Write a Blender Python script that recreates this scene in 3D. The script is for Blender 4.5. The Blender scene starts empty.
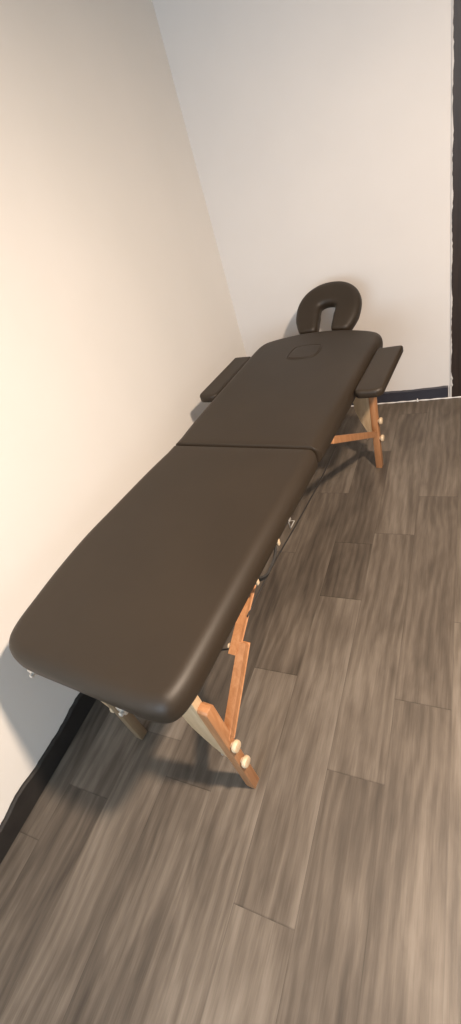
import bpy, bmesh, math, random
from mathutils import Vector, Matrix
random.seed(4)
SC = bpy.context.scene
COL = SC.collection

# ------------------------------------------------------------------ materials
def srgb(r, g, b):
    f = lambda c: (c / 255 / 12.92) if c / 255 <= 0.04045 else ((c / 255 + 0.055) / 1.055) ** 2.4
    return (f(r), f(g), f(b), 1.0)

def new_mat(name, rough=0.5, spec=0.5, metal=0.0):
    m = bpy.data.materials.new(name)
    m.use_nodes = True
    nt = m.node_tree
    b = nt.nodes['Principled BSDF']
    b.inputs['Roughness'].default_value = rough
    b.inputs['Specular IOR Level'].default_value = spec
    b.inputs['Metallic'].default_value = metal
    return m, nt, b

def node(nt, typ, **kw):
    n = nt.nodes.new(typ)
    for k, v in kw.items():
        setattr(n, k, v)
    return n

def ramp(nt, fac, stops):
    n = node(nt, 'ShaderNodeValToRGB')
    e = n.color_ramp.elements
    e[0].position, e[0].color = stops[0]
    e[1].position, e[1].color = stops[-1]
    for p, c in stops[1:-1]:
        x = e.new(p); x.color = c
    nt.links.new(fac, n.inputs['Fac'])
    return n

def noise(nt, vec, scale, detail=4, rough=0.55, dist=0.0, mapping=None):
    n = node(nt, 'ShaderNodeTexNoise')
    n.inputs['Scale'].default_value = scale
    n.inputs['Detail'].default_value = detail
    n.inputs['Roughness'].default_value = rough
    n.inputs['Distortion'].default_value = dist
    if mapping:
        mp = node(nt, 'ShaderNodeMapping')
        mp.inputs['Scale'].default_value = mapping
        nt.links.new(vec, mp.inputs['Vector']); vec = mp.outputs['Vector']
    nt.links.new(vec, n.inputs['Vector'])
    return n

def bump(nt, b, height, strength, dist):
    n = node(nt, 'ShaderNodeBump')
    n.inputs['Strength'].default_value = strength
    n.inputs['Distance'].default_value = dist
    nt.links.new(height, n.inputs['Height'])
    nt.links.new(n.outputs['Normal'], b.inputs['Normal'])

def noisy(name, c1, c2, scale, rough, spec=0.5, mapping=None, bs=0.0, bd=0.001, bscale=None, metal=0.0, detail=4):
    m, nt, b = new_mat(name, rough, spec, metal)
    tc = node(nt, 'ShaderNodeTexCoord')
    n = noise(nt, tc.outputs['Object'], scale, detail, mapping=mapping)
    r = ramp(nt, n.outputs['Fac'], [(0.3, c1), (0.7, c2)])
    nt.links.new(r.outputs['Color'], b.inputs['Base Color'])
    if bs:
        n2 = noise(nt, tc.outputs['Object'], bscale or scale, 5)
        bump(nt, b, n2.outputs['Fac'], bs, bd)
    return m

M = {}
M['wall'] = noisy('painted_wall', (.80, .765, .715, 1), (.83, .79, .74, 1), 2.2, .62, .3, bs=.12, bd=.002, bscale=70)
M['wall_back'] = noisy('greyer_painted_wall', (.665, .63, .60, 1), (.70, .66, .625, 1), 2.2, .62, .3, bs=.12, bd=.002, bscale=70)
M['ceiling'] = noisy('ceiling_paint', (.78, .77, .75, 1), (.82, .81, .79, 1), 3, .8, .2)
M['grey_wall'] = noisy('cool_grey_wall_paint', (.36, .39, .42, 1), (.39, .42, .45, 1), 2.2, .7, .3)
M['skirting'] = noisy('dark_skirting_paint', (.016, .014, .013, 1), (.030, .026, .023, 1), 9, .6, .3)
M['skirting_blue'] = noisy('blue_black_skirting_paint', (.026, .026, .036, 1), (.04, .04, .052, 1), 9, .45, .4)
M['casing'] = noisy('dark_brown_casing', (.018, .011, .008, 1), (.032, .019, .013, 1), 6, .45, .4, mapping=(12, 12, 1))
M['white_paint'] = noisy('white_gloss_paint', (.78, .75, .72, 1), (.84, .81, .78, 1), 20, .4, .5)
M['vinyl'] = noisy('brown_vinyl', (.024, .0165, .010, 1), (.029, .020, .0122, 1), 5, .50, .36, bs=.16, bd=.0012, bscale=260)
M['vinyl_arm'] = M['vinyl']
M['webbing'] = noisy('black_webbing', (.012, .011, .010, 1), (.022, .020, .018, 1), 60, .7, .3)
M['cable'] = noisy('black_cable', (.014, .012, .011, 1), (.022, .019, .017, 1), 60, .5, .4)
M['metal'] = noisy('zinc_metal', (.62, .60, .56, 1), (.76, .74, .70, 1), 90, .32, .5, metal=.75)
M['bracket'] = noisy('black_bracket', (.012, .011, .010, 1), (.02, .018, .016, 1), 40, .45, .4)

def wood(name, c1, c2, c3, rough=.42):
    m, nt, b = new_mat(name, rough, .4)
    tc = node(nt, 'ShaderNodeTexCoord')
    n = noise(nt, tc.outputs['Object'], 5, 6, .6, .6, mapping=(14, 14, 1.2))
    r = ramp(nt, n.outputs['Fac'], [(.25, c1), (.52, c2), (.78, c3)])
    nt.links.new(r.outputs['Color'], b.inputs['Base Color'])
    bump(nt, b, n.outputs['Fac'], .08, .001)
    return m
M['beech'] = wood('pale_beech', (.42, .29, .165, 1), (.53, .38, .23, 1), (.60, .45, .29, 1))
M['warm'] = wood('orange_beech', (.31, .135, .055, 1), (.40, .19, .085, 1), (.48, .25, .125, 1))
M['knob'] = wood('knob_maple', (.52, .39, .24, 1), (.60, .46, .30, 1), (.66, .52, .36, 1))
M['shaded_wood'] = wood('shaded_beech', (.17, .115, .065, 1), (.23, .16, .095, 1), (.29, .20, .12, 1))  # leg wood darkened: the shade under the table is put into the colour

# floor: grey-brown printed vinyl planks; UV = metres inside the plank, colour attribute = plank tone
def floor_mat():
    m, nt, b = new_mat('vinyl_plank_floor', .46, .30)
    uv = node(nt, 'ShaderNodeUVMap'); uv.uv_map = 'plank'
    at = node(nt, 'ShaderNodeAttribute'); at.attribute_name = 'tone'
    sep = node(nt, 'ShaderNodeSeparateColor'); nt.links.new(at.outputs['Color'], sep.inputs['Color'])
    geo = node(nt, 'ShaderNodeTexCoord')
    # shift the grain for every plank
    comb = node(nt, 'ShaderNodeCombineXYZ')
    mul = node(nt, 'ShaderNodeMath', operation='MULTIPLY'); mul.inputs[1].default_value = 37.0
    nt.links.new(sep.outputs['Green'], mul.inputs[0]); nt.links.new(mul.outputs[0], comb.inputs['Z'])
    add = node(nt, 'ShaderNodeVectorMath', operation='ADD')
    nt.links.new(geo.outputs['Object'], add.inputs[0]); nt.links.new(comb.outputs[0], add.inputs[1])
    V = add.outputs[0]
    big = noise(nt, V, 1.0, 3, .5, .8, mapping=(10, 2.6, 1))
    streak = noise(nt, V, 1.0, 8, .75, .15, mapping=(64, 3.6, 1))
    fine = noise(nt, V, 1.0, 4, .7, 0.0, mapping=(230, 8, 1))
    # cathedral figure
    wv = node(nt, 'ShaderNodeTexWave', wave_type='BANDS', bands_direction='X')
    wv.inputs['Scale'].default_value = 1.0; wv.inputs['Distortion'].default_value = 12.0
    wv.inputs['Detail'].default_value = 3.0; wv.inputs['Detail Scale'].default_value = .8
    mp = node(nt, 'ShaderNodeMapping'); mp.inputs['Scale'].default_value = (9, 2.2, 1)
    nt.links.new(V, mp.inputs['Vector']); nt.links.new(mp.outputs[0], wv.inputs['Vector'])
    # knots
    vo = node(nt, 'ShaderNodeTexVoronoi'); vo.inputs['Scale'].default_value = 1.0
    mk = node(nt, 'ShaderNodeMapping'); mk.inputs['Scale'].default_value = (4.4, 1.7, 1)
    nt.links.new(V, mk.inputs['Vector']); nt.links.new(mk.outputs[0], vo.inputs['Vector'])
    kn = ramp(nt, vo.outputs['Distance'], [(.0, (.30, .28, .26, 1)), (.06, (.60, .58, .56, 1)), (.13, (1, 1, 1, 1))])
    def mix(a, bb, f):
        x = node(nt, 'ShaderNodeMath', operation='MULTIPLY_ADD')
        s = node(nt, 'ShaderNodeMath', operation='SUBTRACT'); s.inputs[1].default_value = .5
        nt.links.new(bb, s.inputs[0]); nt.links.new(s.outputs[0], x.inputs[0]); x.inputs[1].default_value = f
        nt.links.new(a, x.inputs[2]); return x.outputs[0]
    mid = noise(nt, V, 1.0, 6, .6, 1.6, mapping=(26, 4.2, 1))
    f = mix(big.outputs['Fac'], streak.outputs['Fac'], .42)
    f = mix(f, mid.outputs['Fac'], .28)
    f = mix(f, fine.outputs['Fac'], .46)
    f = mix(f, wv.outputs['Fac'], .16)
    f = mix(f, sep.outputs['Red'], .42)
    r = ramp(nt, f, [(.06, (.047, .037, .029, 1)), (.40, (.090, .072, .056, 1)), (.60, (.126, .102, .080, 1)), (.95, (.198, .166, .134, 1))])
    mk2 = node(nt, 'ShaderNodeMix', data_type='RGBA', blend_type='MULTIPLY')
    mk2.inputs[0].default_value = .8
    nt.links.new(r.outputs['Color'], mk2.inputs[6]); nt.links.new(kn.outputs['Color'], mk2.inputs[7])
    # seams: end joints and long joints, printed dark lines
    su = node(nt, 'ShaderNodeSeparateXYZ'); nt.links.new(uv.outputs[0], su.inputs[0])
    def line(val, width, depth):
        l = node(nt, 'ShaderNodeMapRange'); l.inputs['From Min'].default_value = 0; l.inputs['From Max'].default_value = width
        l.inputs['To Min'].default_value = depth; l.inputs['To Max'].default_value = 1
        nt.links.new(val, l.inputs['Value']); return l.outputs[0]
    s1 = line(su.outputs['X'], .003, .72); s2 = line(su.outputs['Y'], .0045, .5)
    mm = node(nt, 'ShaderNodeMath', operation='MULTIPLY'); nt.links.new(s1, mm.inputs[0]); nt.links.new(s2, mm.inputs[1])
    mx = node(nt, 'ShaderNodeMix', data_type='RGBA', blend_type='MULTIPLY'); mx.inputs[0].default_value = 1
    cc = node(nt, 'ShaderNodeCombineColor')
    for k in ('Red', 'Green', 'Blue'): nt.links.new(mm.outputs[0], cc.inputs[k])
    nt.links.new(mk2.outputs[2], mx.inputs[6]); nt.links.new(cc.outputs[0], mx.inputs[7])
    nt.links.new(mx.outputs[2], b.inputs['Base Color'])
    rr = node(nt, 'ShaderNodeMapRange'); rr.inputs['To Min'].default_value = .36; rr.inputs['To Max'].default_value = .54
    nt.links.new(streak.outputs['Fac'], rr.inputs['Value']); nt.links.new(rr.outputs[0], b.inputs['Roughness'])
    bump(nt, b, f, .10, .0015)
    return m
M['floor'] = floor_mat()

# ------------------------------------------------------------------ mesh helpers
def obj(name, bm, mat, parent=None, smooth=False, angle=None):
    bmesh.ops.recalc_face_normals(bm, faces=bm.faces)
    me = bpy.data.meshes.new(name)
    bm.to_mesh(me); bm.free()
    me.materials.append(mat)
    if smooth:
        for p in me.polygons: p.use_smooth = True
        if angle:
            me.set_sharp_from_angle(angle=math.radians(angle))
    o = bpy.data.objects.new(name, me)
    COL.objects.link(o)
    if parent: o.parent = parent
    return o

def structure(name, bm, mat, **kw):
    o = obj(name, bm, mat, **kw)
    o['kind'] = 'structure'
    return o

def add_box(bm, lo, hi, bevel=0.0, seg=2):
    r = bmesh.ops.create_cube(bm, size=1)
    vs = r['verts']
    for v in vs:
        v.co = Vector([(lo[i] + hi[i]) / 2 + v.co[i] * (hi[i] - lo[i]) for i in range(3)])
    if bevel:
        es = list({e for v in vs for e in v.link_edges})
        bmesh.ops.bevel(bm, geom=es, offset=bevel, segments=seg, affect='EDGES', profile=.5)

def add_prism(bm, pts, axis, a0, a1, bevel=0.0):
    """polygon pts extruded along axis ('u','v' or 'z') from a0 to a1"""
    def mk(p, a):
        if axis == 'v': return Vector((p[0], a, p[1]))
        if axis == 'u': return Vector((a, p[0], p[1]))
        return Vector((p[0], p[1], a))
    A = [bm.verts.new(mk(p, a0)) for p in pts]; B = [bm.verts.new(mk(p, a1)) for p in pts]
    fs = [bm.faces.new(A), bm.faces.new(B)]
    n = len(pts)
    for i in range(n): fs.append(bm.faces.new((A[i], A[(i + 1) % n], B[(i + 1) % n], B[i])))
    if bevel:
        bmesh.ops.recalc_face_normals(bm, faces=fs)
        es = [e for e in {e for f in fs for e in f.edges} if e.calc_face_angle(0) > .5]
        bmesh.ops.bevel(bm, geom=es, offset=bevel, segments=2, affect='EDGES', profile=.5)

def add_bar(bm, a, b, w, t, side=Vector((1, 0, 0)), bevel=.0025):
    """straight bar from a to b; t along `side`, w across it"""
    a, b = Vector(a), Vector(b)
    d = (b - a).normalized(); s = (side - d * side.dot(d)).normalized(); n = d.cross(s)
    r = bmesh.ops.create_cube(bm, size=1); L = (b - a).length; c = (a + b) / 2
    for v in r['verts']:
        v.co = c + d * v.co.x * L + s * v.co.y * t + n * v.co.z * w
    if bevel:
        es = list({e for v in r['verts'] for e in v.link_edges})
        bmesh.ops.bevel(bm, geom=es, offset=bevel, segments=2, affect='EDGES', profile=.5)

def add_tube(bm, pts, r, n=10, closed=False):
    pts = [Vector(p) for p in pts]
    rings = []; N = len(pts)
    up = Vector((0.13, .21, 1)).normalized()
    for i, p in enumerate(pts):
        if closed: d = pts[(i + 1) % N] - pts[i - 1]
        else: d = pts[min(i + 1, N - 1)] - pts[max(i - 1, 0)]
        d.normalize(); s = d.cross(up).normalized(); t = s.cross(d)
        rr = r[i] if isinstance(r, (list, tuple)) else r
        rings.append([bm.verts.new(p + s * rr * math.cos(2 * math.pi * k / n) + t * rr * math.sin(2 * math.pi * k / n)) for k in range(n)])
    for i in range(N if closed else N - 1):
        A, B = rings[i], rings[(i + 1) % N]
        for k in range(n): bm.faces.new((A[k], A[(k + 1) % n], B[(k + 1) % n], B[k]))
    if not closed:
        bm.faces.new(rings[0]); bm.faces.new(rings[-1])

def add_lathe(bm, prof, origin, axis, n=28):
    """prof: (distance along axis, radius)"""
    axis = Vector(axis).normalized(); q = Vector((0, 0, 1)).rotation_difference(axis)
    rings = []
    for h, r in prof:
        rings.append([bm.verts.new(Vector(origin) + q @ Vector((r * math.cos(2 * math.pi * k / n), r * math.sin(2 * math.pi * k / n), h))) for k in range(n)])
    for A, B in zip(rings, rings[1:]):
        for k in range(n): bm.faces.new((A[k], A[(k + 1) % n], B[(k + 1) % n], B[k]))
    bm.faces.new(rings[0]); bm.faces.new(rings[-1])

def catmull(P, n=8, closed=True):
    out = []; N = len(P)
    for i in range(N if closed else N - 1):
        g = lambda k: Vector(P[k % N]) if closed else Vector(P[max(0, min(N - 1, k))])
        p0, p1, p2, p3 = g(i - 1), g(i), g(i + 1), g(i + 2)
        for k in range(n):
            t = k / n
            out.append(.5 * ((2 * p1) + (-p0 + p2) * t + (2 * p0 - 5 * p1 + 4 * p2 - p3) * t * t + (-p0 + 3 * p1 - 3 * p2 + p3) * t ** 3))
    if not closed: out.append(Vector(P[-1]))
    return out

def round_poly(P, radii, n=9):
    """polygon with rounded corners"""
    out = []; N = len(P)
    for i in range(N):
        p = Vector(P[i]); a = (Vector(P[i - 1]) - p); b = (Vector(P[(i + 1) % N]) - p)
        r = radii[i]
        if r <= 0: out.append(p); continue
        a.normalize(); b.normalize()
        half = math.acos(max(-1, min(1, a.dot(b)))) / 2
        d = r / math.tan(half)
        c = p + (a + b).normalized() * (r / math.sin(half))
        s, e = p + a * d - c, p + b * d - c
        ang = s.angle_signed(e) if hasattr(s, 'angle_signed') else 0
        for k in range(n + 1):
            out.append(c + Matrix.Rotation(-ang * k / n, 2) @ s)
    return out

def densify(P, step):
    out = []
    for i in range(len(P)):
        a, b = P[i], P[(i + 1) % len(P)]
        k = max(1, int((b - a).length / step))
        out += [a.lerp(b, j / k) for j in range(k)]
    return out

def add_pad(bm, outline, prof, scale=None, place=lambda x, y, z: Vector((x, y, z)), crown=0.0):
    """outline: ccw 2D points; prof: list of (inset, z); scale(p): how much of the inset applies at p"""
    N = len(outline); nrm = []
    for i in range(N):
        t = (outline[(i + 1) % N] - outline[i - 1]); t.normalize()
        nrm.append(Vector((-t.y, t.x)))
    rings = []
    for ins, z in prof:
        ring = []
        for p, nn in zip(outline, nrm):
            q = scale(p, ins) if scale else None
            if q is None: q = p + nn * ins
            ring.append(bm.verts.new(place(q.x, q.y, z)))
        rings.append(ring)
    # the flat top: rings shrinking to the middle, with a slight crown
    last = rings[-1]; c = sum((v.co for v in last), Vector()) / N
    for k, up in ((.93, .6), (.80, .85), (.55, 1.0), (.28, 1.0)):
        rings.append([bm.verts.new(c.lerp(v.co, k) + Vector((0, 0, crown * up))) for v in last])
    for A, B in zip(rings, rings[1:]):
        for k in range(N): bm.faces.new((A[k], A[(k + 1) % N], B[(k + 1) % N], B[k]))
    bm.faces.new(rings[0])
    top = bm.verts.new(c + Vector((0, 0, crown)))
    for k in range(N): bm.faces.new((rings[-1][k], rings[-1][(k + 1) % N], top))

# ------------------------------------------------------------------ the room
TILT = 0.0305
def back(x, z=0.0, off=0.0):           # point on the back wall, off = distance out into the room
    return Vector((x + off * math.sin(TILT), 1.984 + math.tan(TILT) * x - off * math.cos(TILT), z))
XR, YF, ZC = 3.3, -2.9, 2.45

bm = bmesh.new()
uvl = bm.loops.layers.uv.new('plank'); tn = bm.loops.layers.float_color.new('tone')
PW, PL = .16, .99
known = {0: -.122, 1: .132, -1: .50, -2: .148, -3: .72, 2: .45}
extra = {-1: [.80]}                     # a short plank
rnd = random.Random(11)
for k in range(-6, 16):
    x0 = .894 + PW * k; x1 = min(x0 + PW, XR + .1); x0 = max(x0, -.06)
    if x1 - x0 < .005: continue
    off = known.get(k, rnd.uniform(0, PL))
    ys = sorted([off + PL * j for j in range(-6, 5)] + extra.get(k, []))
    for ya, yb in zip(ys, ys[1:]):
        a, b = max(ya, YF - .06), min(yb, 2.16)
        if b - a < .002: continue
        tone = (rnd.uniform(.15, .85), rnd.random(), rnd.random(), 1)
        if k == -1 and abs(ya - .5) < .01: tone = (.12, .31, .5, 1)
        if k == -2 and abs(ya - .148) < .01: tone = (.30, .71, .5, 1)
        if k == 0 and abs(ya + .122) < .01: tone = (.62, .11, .5, 1)
        if k == 1 and abs(ya - .132) < .01: tone = (.50, .57, .5, 1)
        f = bm.faces.new([bm.verts.new((x, y, 0)) for x, y in ((x0, a), (x1, a), (x1, b), (x0, b))])
        for l in f.loops:
            l[uvl].uv = (l.vert.co.x - x0, l.vert.co.y - ya); l[tn] = tone
bmesh.ops.remove_doubles(bm, verts=bm.verts, dist=1e-5)
structure('floor', bm, M['floor'])

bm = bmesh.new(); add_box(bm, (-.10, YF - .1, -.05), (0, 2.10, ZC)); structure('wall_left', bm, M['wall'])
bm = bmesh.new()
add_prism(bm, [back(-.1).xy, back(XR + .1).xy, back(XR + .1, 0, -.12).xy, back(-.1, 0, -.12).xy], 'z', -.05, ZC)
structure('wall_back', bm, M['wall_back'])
bm = bmesh.new(); add_box(bm, (XR, YF - .1, -.05), (XR + .1, 2.3, ZC)); structure('wall_right', bm, M['grey_wall'])
bm = bmesh.new()
wx0, wx1, wz0, wz1 = .10, 1.50, .85, 2.1
for lo, hi in (((0, -.05), (wx0, ZC)), ((wx1, -.05), (XR, ZC)), ((wx0, -.05), (wx1, wz0)), ((wx0, wz1), (wx1, ZC))):
    add_box(bm, (lo[0], YF - .1, lo[1]), (hi[0], YF, hi[1]))
structure('wall_front', bm, M['grey_wall'])
bm = bmesh.new(); add_box(bm, (-.1, YF - .1, ZC), (XR + .1, 2.3, ZC + .08)); structure('ceiling', bm, M['ceiling'])
bm = bmesh.new()
for lo, hi in (((wx0, wz0), (wx1, wz0 + .05)), ((wx0, wz1 - .05), (wx1, wz1)), ((wx0, wz0), (wx0 + .05, wz1)), ((wx1 - .05, wz0), (wx1, wz1)), ((.775, wz0), (.825, wz1))):
    add_box(bm, (lo[0], YF - .08, lo[1]), (hi[0], YF - .03, hi[1]), .004)
structure('window_1', bm, M['white_paint'])

# hand-painted skirting boards with a wandering top edge
def skirting(name, a, b, out, height, thick, mat, seed, amp):
    bm = bmesh.new(); r = random.Random(seed)
    a, b = Vector(a), Vector(b); n = int((b - a).length / .012)
    w1 = [r.uniform(-1, 1) for _ in range(n + 8)]
    rows = []
    for i in range(n + 1):
        p = a.lerp(b, i / n)
        wob = sum(w1[i:i + 7]) / 7 * amp + math.sin(i * .21 + seed) * amp * .35
        h = height + wob
        q = Vector((out[0], out[1], 0)) * thick
        rows.append([bm.verts.new(p + Vector((0, 0, z)) + q * s) for s, z in ((0, 0), (1, 0), (1, h - .006), (.55, h - .001), (0, h))])
    for A, B in zip(rows, rows[1:]):
        for k in range(4): bm.faces.new((A[k], A[k + 1], B[k + 1], B[k]))
        bm.faces.new((A[4], A[0], B[0], B[4]))
    bm.faces.new(rows[0]); bm.faces.new(rows[-1])
    return structure(name, bm, mat)
skirting('baseboard_left', (0, YF, 0), (0, 1.975, 0), (1, 0), .084, .012, M['skirting'], 3, .012)
CX0, CX1 = 1.162, 1.245
skirting('baseboard_back', back(.012), back(1.148), (math.sin(TILT), -math.cos(TILT)), .074, .010, M['skirting_blue'], 8, .006)

# dark door casing at the right end of the back wall, and its door
def on_back(x0, x1, z0, z1, o0, o1, bm, bevel=0):
    n0 = len(bm.verts)
    add_box(bm, (x0, o0, z0), (x1, o1, z1), bevel)
    bm.verts.ensure_lookup_table()
    for v in bm.verts[n0:] if not bevel else bm.verts:
        if v.tag: continue
        x, o, z = v.co; v.co = back(x, z, o); v.tag = True
bm = bmesh.new()
on_back(CX0, CX1, 0, 2.1, 0.0005, .010, bm)
on_back(CX1 + .80, CX1 + .883, 0, 2.1, 0.0005, .022, bm)
on_back(CX1, CX1 + .80, 2.02, 2.1, 0.0005, .022, bm)
structure('trim_1', bm, M['casing'])
bm = bmesh.new()
on_back(CX1 + .002, CX1 + .798, .006, 2.018, 0.0005, .012, bm)
for zz in ((.18, .9), (1.02, 1.88)):
    for xx in (.10, .45):
        on_back(CX1 + xx, CX1 + xx + .25, zz[0], zz[1], .012, .018, bm)
dr = structure('door_1', bm, M['casing'])
bm = bmesh.new()
add_lathe(bm, [(0, .012), (.03, .010), (.032, .024), (.05, .027), (.062, .018), (.065, .004)], back(CX1 + .07, 1.0, .018), (math.sin(TILT), -math.cos(TILT), 0), 20)
obj('door_knob', bm, M['metal'], dr, True, 40)
# ragged white paint edge beside the casing, running down in a drip over the skirting end
bm = bmesh.new(); r = random.Random(5)
N = 150; rows = []
for i in range(N + 1):
    z = .012 + (2.09 - .012) * i / N if i else .004
    wob = r.uniform(-.0012, .0022) + .0018 * math.sin(i * .37)
    xl, xr = CX0 - .004, CX0 + .0015 + wob
    if z < .07: xl, xr = CX0 - .007 - .004 * z / .07, CX0 + .004
    elif z < .14: xr += .004 * math.sin((z - .07) / .07 * math.pi * 2) ** 2 + .002
    rows.append([bm.verts.new(back(x, z, o)) for x, o in ((xl, .0005), (CX0 - .0035, .0085), (xr - .001, .0118), (xr, .0108), (xr, .0005))])
for A, B in zip(rows, rows[1:]):
    for k in range(4): bm.faces.new((A[k], A[k + 1], B[k + 1], B[k]))
bm.faces.new(rows[0]); bm.faces.new(rows[-1])
structure('trim_2', bm, M['wall_back'])
# thin white sealant bead along the foot of the back skirting
bm = bmesh.new()
pts = [back(.02 + 1.24 * i / 60, .0032, .0125 + .0012 * math.sin(i * 1.3)) for i in range(61)]
for i, p in enumerate(pts):
    if p.x > CX0 - .012: pts[i] = back(p.x, .0032, .0125)
add_tube(bm, pts, [.0034 + .0012 * math.sin(i * 2.1) for i in range(61)], 8)
add_lathe(bm, [(0, .006), (.004, .0055), (.014, .003), (.019, .0008)], back(.985, .0005, .018), (0, 0, 1), 12)
structure('trim_3', bm, M['white_paint'], smooth=True)

# ------------------------------------------------------------------ massage table
YAW = .1003; X0, Y0 = .1299, -.2815
CU, CV = .291, .95
base = Vector((X0 + CU * math.cos(YAW) + CV * math.sin(YAW), Y0 - CU * math.sin(YAW) + CV * math.cos(YAW), 0))
table = bpy.data.objects.new('massage_table', None); COL.objects.link(table)
table.location = base; table.rotation_euler = (0, 0, -YAW)
table['category'] = 'massage table'
table['label'] = 'long dark brown vinyl folding massage table with headrest and orange wooden legs'
def L(u, v, z): return Vector((u - CU, v - CV, z))
def shift(bm):
    for v in bm.verts: v.co -= Vector((CU, CV, 0))
def part(name, bm, mat, parent=table, smooth=False, angle=None):
    shift(bm)
    return obj(name, bm, mat, parent, smooth, angle)

H = .6465
def side_prof(a, b, zb, zt, crown=.0, nq=9):
    P = [(.02, zb), (.006, zb + .001), (.001, zb + .005), (0, zb + .012)]
    for k in range(nq + 1):
        t = math.pi / 2 * k / nq
        P.append((a * (1 - math.cos(t)), zt - b + b * math.sin(t)))
    return P

HV = .923
near = [(.040, .036), (.088, .010), (.16, .003), (.30, .003), (.45, .003), (.535, .005), (.580, .022), (.597, .070),
        (.599, .16), (.596, .35), (.594, .55), (.594, .75), (.594, HV - .050), (.5935, HV - .020), (.582, HV - .006), (.550, HV), (.52, HV), (.45, HV), (.30, HV + .001), (.15, HV + .002), (.08, HV + .003), (.050, HV + .002), (.020, HV - .004), (.009, HV - .018),
        (.005, HV - .050), (-.006, .75), (-.014, .57), (-.020, .42), (-.012, .28), (.002, .17), (.016, .085)]
far = [(.0085, HV + .025), (.020, HV + .0115), (.050, HV + .0065), (.08, HV + .006), (.15, HV + .006), (.30, HV + .005), (.45, HV + .004), (.52, HV + .004), (.550, HV + .0045), (.582, HV + .010), (.5935, HV + .024), (.5945, HV + .055),
       (.595, 1.15), (.596, 1.40), (.597, 1.62), (.597, 1.76), (.592, 1.815), (.566, 1.855), (.49, 1.893), (.38, 1.922), (.29, 1.930), (.19, 1.922), (.09, 1.892),
       (.015, 1.850), (-.012, 1.805), (-.018, 1.73), (-.014, 1.58), (-.010, 1.35), (-.004, 1.12), (.006, HV + .055)]
def hinge_inset(p, ins):
    """at the hinge the cushion edge is rolled much tighter than along the outer sides"""
    if abs(p.y - HV) > .056: return None
    x = min(max(p.x, .006 + ins), .5942 - ins)
    k = .30 * ins
    y = min(p.y, HV + .0005 - k) if p.y < HV + .0035 else max(p.y, HV + .0045 + k)
    return Vector((x, y))
for name, out in (('near', near), ('far', far)):
    pts = catmull([Vector(p) for p in out], 7)
    bm = bmesh.new()
    add_pad(bm, pts, side_prof(.040, .040, .581, H), hinge_inset)
    o = part('cushion', bm, M['vinyl'], smooth=True)
    if name == 'near':
        o['label'] = 'near brown vinyl cushion half with rounded corners'
    else:
        o['label'] = 'far brown vinyl cushion half with arched end'
        far_pad = o
# breathing-hole plug outline in the far cushion: a raised seam ring with a slightly sunken lid
ring = [(.212, 1.632), (.235, 1.612), (.29, 1.607), (.335, 1.617), (.352, 1.645), (.352, 1.70), (.338, 1.735), (.29, 1.748), (.235, 1.742), (.212, 1.715)]
pts = catmull([Vector(p) for p in ring], 6)
bm = bmesh.new(); add_tube(bm, [Vector((p.x, p.y, H + .0001)) for p in pts], .0024, 8, closed=True)
o = part('face_hole_plug', bm, M['vinyl'], far_pad, smooth=True); o['label'] = 'rounded plug seam of the face hole'
bm = bmesh.new(); c = Vector((.283, 1.678))
add_pad(bm, [c + (p - c) * .93 for p in pts], [(0, H - .004), (0, H + .0008), (.004, H + .0022)])
part('plug_lid', bm, M['vinyl'], far_pad, smooth=True)

# wooden rails under the two cushions
for v0, v1 in ((.045, HV - .012), (HV + .014, 1.83)):
    bm = bmesh.new()
    for u in (.035, .522): add_box(bm, (u, v0, .5355), (u + .025, v1, .583), .002)
    for v in (v0, (v0 + v1) / 2 - .02, v1 - .025): add_box(bm, (.06, v, .5365), (.522, v + .025, .583), .002)
    part('frame', bm, M['beech'])
for u in (.13, .43):
    bm = bmesh.new()
    add_tube(bm, [(u - .03, HV + .002, .578), (u + .03, HV + .002, .578)], .005, 10)
    add_box(bm, (u - .03, HV - .035, .5805), (u + .03, HV + .035, .5835), .0008)
    part('hinge', bm, M['metal'], smooth=True, angle=35)

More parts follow.
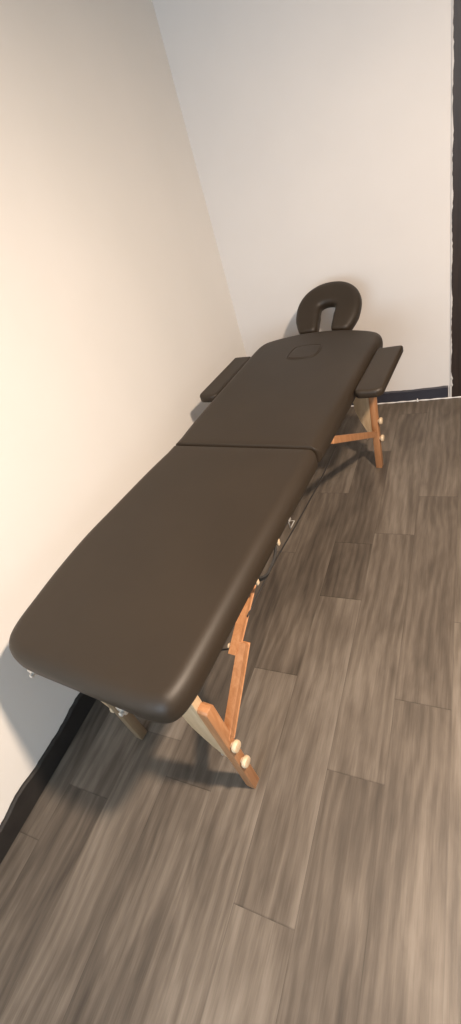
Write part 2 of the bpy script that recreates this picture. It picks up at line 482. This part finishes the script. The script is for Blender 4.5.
# legs: tapered pale upper plank + orange sliding extension with two round knobs
def make_leg(uo, vf, inner, lean=0.0):
    """uo: outer (+u) face of the extension; vf: near face of the plank"""
    du = uo - .567
    def part(name, bm, *a, **k):
        for v in bm.verts: v.co.y += lean * (1 - v.co.z / .536)
        return globals()['part'](name, bm, *a, **k)
    bm = bmesh.new()
    curve = [(.537, .190), (.526, .196), (.515, .210), (.504, .232), (.485, .275), (.468, .325), (.461, .38), (.457, .44), (.455, .536), (.537, .536)]
    add_prism(bm, [(u + du, z) for u, z in curve], 'v', vf, vf + .028, .003)
    leg = part('leg', bm, M['beech'], smooth=True, angle=30)
    bm = bmesh.new()
    ext = [(vf - .002, 0.0), (vf + .030, 0.0), (vf + .030, .450), (vf + .022, .458), (vf + .004, .458), (vf - .002, .450)]
    add_prism(bm, ext, 'u', .537 + du, .567 + du, .0025)
    e = part('leg_extension', bm, M['shaded_wood' if inner else 'warm'], leg, smooth=True, angle=30)  # left legs carry the under-table shade in their wood colour
    e['label'] = 'wooden sliding leg extension, darkened with painted-in shade' if inner else 'orange wooden sliding leg extension'
    bm = bmesh.new(); add_box(bm, (.538 + du, vf - .001, .0005), (.566 + du, vf + .029, .004), .001)
    for z in (.266, .170):
        bm2 = bmesh.new()
        add_lathe(bm2, [(0, .008), (.004, .009), (.005, .014), (.008, .0165), (.014, .0165), (.018, .0145), (.0195, .008)], (.567 + du, vf + .014, z), (1, 0, 0), 26)
        if inner:                       # on the far side the knobs sit on the wall side of the plank
            for vv in bm2.verts: vv.co.x = (.505 if z > .2 else .534) + du - (vv.co.x - .567 - du)
        k = part('knob', bm2, M['knob'], leg, smooth=True, angle=50)
    part('foot_tip', bm, M['cable'], leg)
    for z in (.266, .170):
        bm = bmesh.new()
        add_lathe(bm, [(0, .004), (.005, .009), (.010, .007)], (.567 + du if inner else .513 + du, vf + .014, z), (1 if inner else -1, 0, 0), 14)
        part('bolt', bm, M['metal'], leg, smooth=True, angle=40)
    return leg
make_leg(.567, .099, False, .014); make_leg(.570, 1.690, False)
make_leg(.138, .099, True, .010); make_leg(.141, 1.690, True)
# metal leg hinge plates with a wing nut, seen on the near left leg
bm = bmesh.new()
add_lathe(bm, [(0, .006), (.004, .011), (.010, .011), (.014, .006)], (.138, .112, .474), (1, 0, 0), 14)
add_box(bm, (.140, .106, .478), (.1425, .126, .535), .0006)
part('leg_hinge', bm, M['metal'], smooth=True, angle=40)

# folding braces
def brace(lo0, lo1, up0, up1, du):
    bm = bmesh.new()
    a, b = Vector(lo0), Vector(lo1)
    add_bar(bm, (a.x + du, a.y, a.z), (b.x + du, b.y, b.z), .028, .019)
    o = part('brace', bm, M['warm'])
    a, b = Vector(up0), Vector(up1)
    bm = bmesh.new()
    add_bar(bm, (a.x + du, a.y, a.z), (b.x + du, b.y, b.z), .022, .018)
    part('brace_arm', bm, M['warm'], o)
    bm = bmesh.new(); q = Vector(lo1).lerp(Vector(up0), .5)
    add_lathe(bm, [(0, .007), (.004, .008), (.007, .005)], (q.x + du - .026, q.y, q.z), (-1, 0, 0), 14)
    part('pivot_bolt', bm, M['knob'], o, smooth=True, angle=40)
for du in (0, -.429):
    brace((.5575, .128, .286), (.5575, .316, .436), (.5385, .284, .424), (.5385, .56, .577), du)
    brace((.5575, 1.668, .214), (.5575, 1.135, .535), (.5385, 1.18, .508), (.5385, 1.05, .575), du)

# steel cables
def cable(pts, r, sub=10, name='cable'):
    bm = bmesh.new(); add_tube(bm, catmull(pts, sub, False), r, 8); return part(name, bm, M['cable'], smooth=True)
for du in (0, -.429):
    cable([(.549 + du, .375, .470), (.551 + du, .55, .480), (.551 + du, .75, .468), (.550 + du, .99, .459), (.549 + du, 1.19, .470)], .0026)
cable([(.531, .292, .434), (.46, .292, .400), (.31, .292, .375), (.18, .292, .400), (.119, .292, .434)], .0026)

# carrying handle on the near half, with two pale end clips
bm = bmesh.new()
P = catmull([(.576, .420, .580), (.590, .432, .570), (.598, .456, .563), (.597, .485, .564), (.595, .515, .566), (.588, .542, .572), (.576, .556, .580)], 6, False)
rows = []
for i, p in enumerate(P):
    d = (P[min(i + 1, len(P) - 1)] - P[max(i - 1, 0)]).normalized()
    n = Vector((1, 0, -.5)).normalized(); n = (n - d * n.dot(d)).normalized(); w = d.cross(n)
    rows.append([bm.verts.new(p + w * a + n * b) for a, b in ((-.007, -.003), (.007, -.003), (.007, .003), (-.007, .003))])
for A, B in zip(rows, rows[1:]):
    for k in range(4): bm.faces.new((A[k], A[(k + 1) % 4], B[(k + 1) % 4], B[k]))
bm.faces.new(rows[0]); bm.faces.new(rows[-1])
hd = part('carrying_handle', bm, M['webbing'], smooth=True, angle=40)
for v in (.416, .562):
    bm = bmesh.new(); add_box(bm, (.583, v - .006, .568), (.594, v + .006, .590), .003, 3)
    o = part('handle_clip', bm, M['knob'], hd, smooth=True, angle=40)
bm = bmesh.new()
add_tube(bm, [(.590, .642, .586), (.599, .630, .570), (.599, .662, .570)], .0022, 8, closed=True)
add_box(bm, (.586, .640, .582), (.595, .654, .590), .001)
part('latch_ring', bm, M['metal'], smooth=True, angle=40)
# small metal fixings under the near edge
for u in (.125, .43):
    bm = bmesh.new()
    add_box(bm, (u - .006, .004, .566), (u + .018, .030, .583), .002)
    add_lathe(bm, [(0, .006), (.006, .006), (.008, .003)], (u + .012, .003, .573), (0, -1, 0), 12)
    part('socket_plate', bm, M['metal'], smooth=True, angle=40)

# padded face cradle, tilted up beyond the arched end
TH = math.radians(36)
O = Vector((.272, 1.975, .610)); BD = Vector((0, math.cos(TH), math.sin(TH))); ND = Vector((0, -math.sin(TH), math.cos(TH)))
def cr(a, b, n): return O + Vector((a, 0, 0)) + BD * b + ND * n
cl = [(-.084, -.010), (-.086, .020), (-.095, .060), (-.102, .105), (-.099, .150), (-.078, .184), (-.042, .205), (0, .211),
      (.042, .205), (.078, .184), (.099, .150), (.102, .105), (.095, .060), (.086, .020), (.084, -.010)]
P = catmull([Vector(c) for c in cl], 6, False)
bm = bmesh.new(); rings = []; NS = 28; n = len(P)
for i, p in enumerate(P):
    t = (P[min(i + 1, n - 1)] - P[max(i - 1, 0)]).normalized(); s = Vector((-t.y, t.x))
    e = min(i, n - 1 - i) / 5
    cap = math.sqrt(max(0.0, 1 - (1 - min(e, 1)) ** 2)) if e < 1 else 1
    hw = (.046 + .0175 * min(1, max(0, (p.y + .01) / .085))) * (.55 + .45 * cap); ht = .036 * (.45 + .55 * cap)
    ring = []
    for k in range(NS):
        a = 2 * math.pi * k / NS
        ca, sa = math.cos(a), math.sin(a)
        x = math.copysign(abs(ca) ** .55, ca) * hw; z = math.copysign(abs(sa) ** .75, sa) * ht
        q = p + s * x
        ring.append(bm.verts.new(cr(q.x, q.y, z)))
    rings.append(ring)
for A, B in zip(rings, rings[1:]):
    for k in range(NS): bm.faces.new((A[k], A[(k + 1) % NS], B[(k + 1) % NS], B[k]))
bm.faces.new(rings[0]); bm.faces.new(rings[-1])
hr = part('headrest', bm, M['vinyl'], smooth=True); hr['label'] = 'horseshoe shaped brown padded headrest'
bm = bmesh.new()
for a in (-.10, .10):
    add_tube(bm, catmull([(.272 + a, 1.80, .560), (.272 + a, 1.90, .560), (.272 + a, 1.975, .566), tuple(cr(a, .04, -.040)), tuple(cr(a, .205, -.043))], 6, False), .008, 12)
add_tube(bm, [tuple(cr(-.10, .205, -.043)), tuple(cr(.10, .205, -.043))], .006, 12)
part('support_bar', bm, M['bracket'], hr, smooth=True, angle=50)

# side armrests
def armrest(u0, u1, v0, v1, zt, tilt, th, outer):
    r_in, r_out = .012, .030
    P = [(u0, v0), (u1, v0), (u1, v1), (u0, v1)]
    rad = [r_out if outer > 0 else r_out, r_out, .014, .014]
    pts = densify(round_poly([Vector(p) for p in P], rad, 7), .03)
    bm = bmesh.new()
    uc = u0 if outer > 0 else u1
    prof = [(.010, zt - th), (.003, zt - th + .002), (0, zt - th + .007)]
    for k in range(7):
        t = math.pi / 2 * k / 6
        prof.append((.012 * (1 - math.cos(t)), zt - .012 + .012 * math.sin(t)))
    add_pad(bm, pts, prof, place=lambda x, y, z: Vector((x, y, z + (x - uc) * tilt)))
    a = part('armrest', bm, M['vinyl_arm'], smooth=True, angle=60)
    bm = bmesh.new()
    for v in (v0 + .09, v0 + .30):
        us = (u0 - .055, u1 - .03) if outer > 0 else (u0 + .03, u1 + .055)
        add_box(bm, (us[0], v, zt - th - .020), (us[1], v + .028, zt - th - .003), .002)
    v = v0 + .06
    add_box(bm, ((u0 + .012) if outer > 0 else (u0 + .03), v, zt - th - .012), ((u1 - .03) if outer > 0 else (u1 - .012), v1 - .03, zt - th - .001), .003)
    part('armrest_bracket', bm, M['bracket'], a)
    return a
a = armrest(.6005, .708, 1.305, 1.685, H - .012, .06, .033, 1); a['label'] = 'right padded armrest'
a = armrest(-.122, -.0225, 1.335, 1.735, H - .022, .0, .036, -1); a['label'] = 'left padded armrest'

# ------------------------------------------------------------------ light
ld = bpy.data.lights.new('ceiling_lamp', 'AREA'); ld.shape = 'DISK'; ld.size = .15
ld.energy = 112; ld.color = (1.0, .80, .625)
lo = bpy.data.objects.new('ceiling_lamp', ld); COL.objects.link(lo); lo.location = (1.85, -.065, 2.20)
wd = bpy.data.lights.new('window_daylight', 'AREA'); wd.shape = 'RECTANGLE'; wd.size = wx1 - wx0; wd.size_y = wz1 - wz0
wd.energy = 62; wd.color = (.62, .82, 1.0)
wo = bpy.data.objects.new('window_daylight', wd); COL.objects.link(wo); wo.location = ((wx0 + wx1) / 2, YF - .02, (wz0 + wz1) / 2)
wo.rotation_euler = (math.radians(90), 0, 0)
w = bpy.data.worlds.new('daylight'); w.use_nodes = True; SC.world = w
w.node_tree.nodes['Background'].inputs['Color'].default_value = (.62, .78, 1, 1)
w.node_tree.nodes['Background'].inputs['Strength'].default_value = .6

# ------------------------------------------------------------------ camera
yaw, pit, rol = -.5771, .6279, -.3421
f = Vector((math.sin(yaw) * math.cos(pit), math.cos(yaw) * math.cos(pit), -math.sin(pit)))
r0 = Vector((math.cos(yaw), -math.sin(yaw), 0)); u0 = r0.cross(f)
rr = math.cos(rol) * r0 + math.sin(rol) * u0; uu = -math.sin(rol) * r0 + math.cos(rol) * u0
cd = bpy.data.cameras.new('camera'); co = bpy.data.objects.new('camera', cd); COL.objects.link(co)
Mx = Matrix((rr, uu, -f)).transposed().to_4x4(); Mx.translation = Vector((1.2261, -.6381, 1.462))
co.matrix_world = Mx
cd.sensor_fit = 'VERTICAL'; cd.sensor_height = 36; cd.lens = 467.96 * 36 / 1024
cd.shift_y = -9.5 / 1024; cd.clip_start = .02
SC.camera = co
vs = SC.view_settings
vs.view_transform = 'Standard'; vs.look = 'None'; vs.gamma = 1; vs.use_curve_mapping = False; vs.exposure = 0
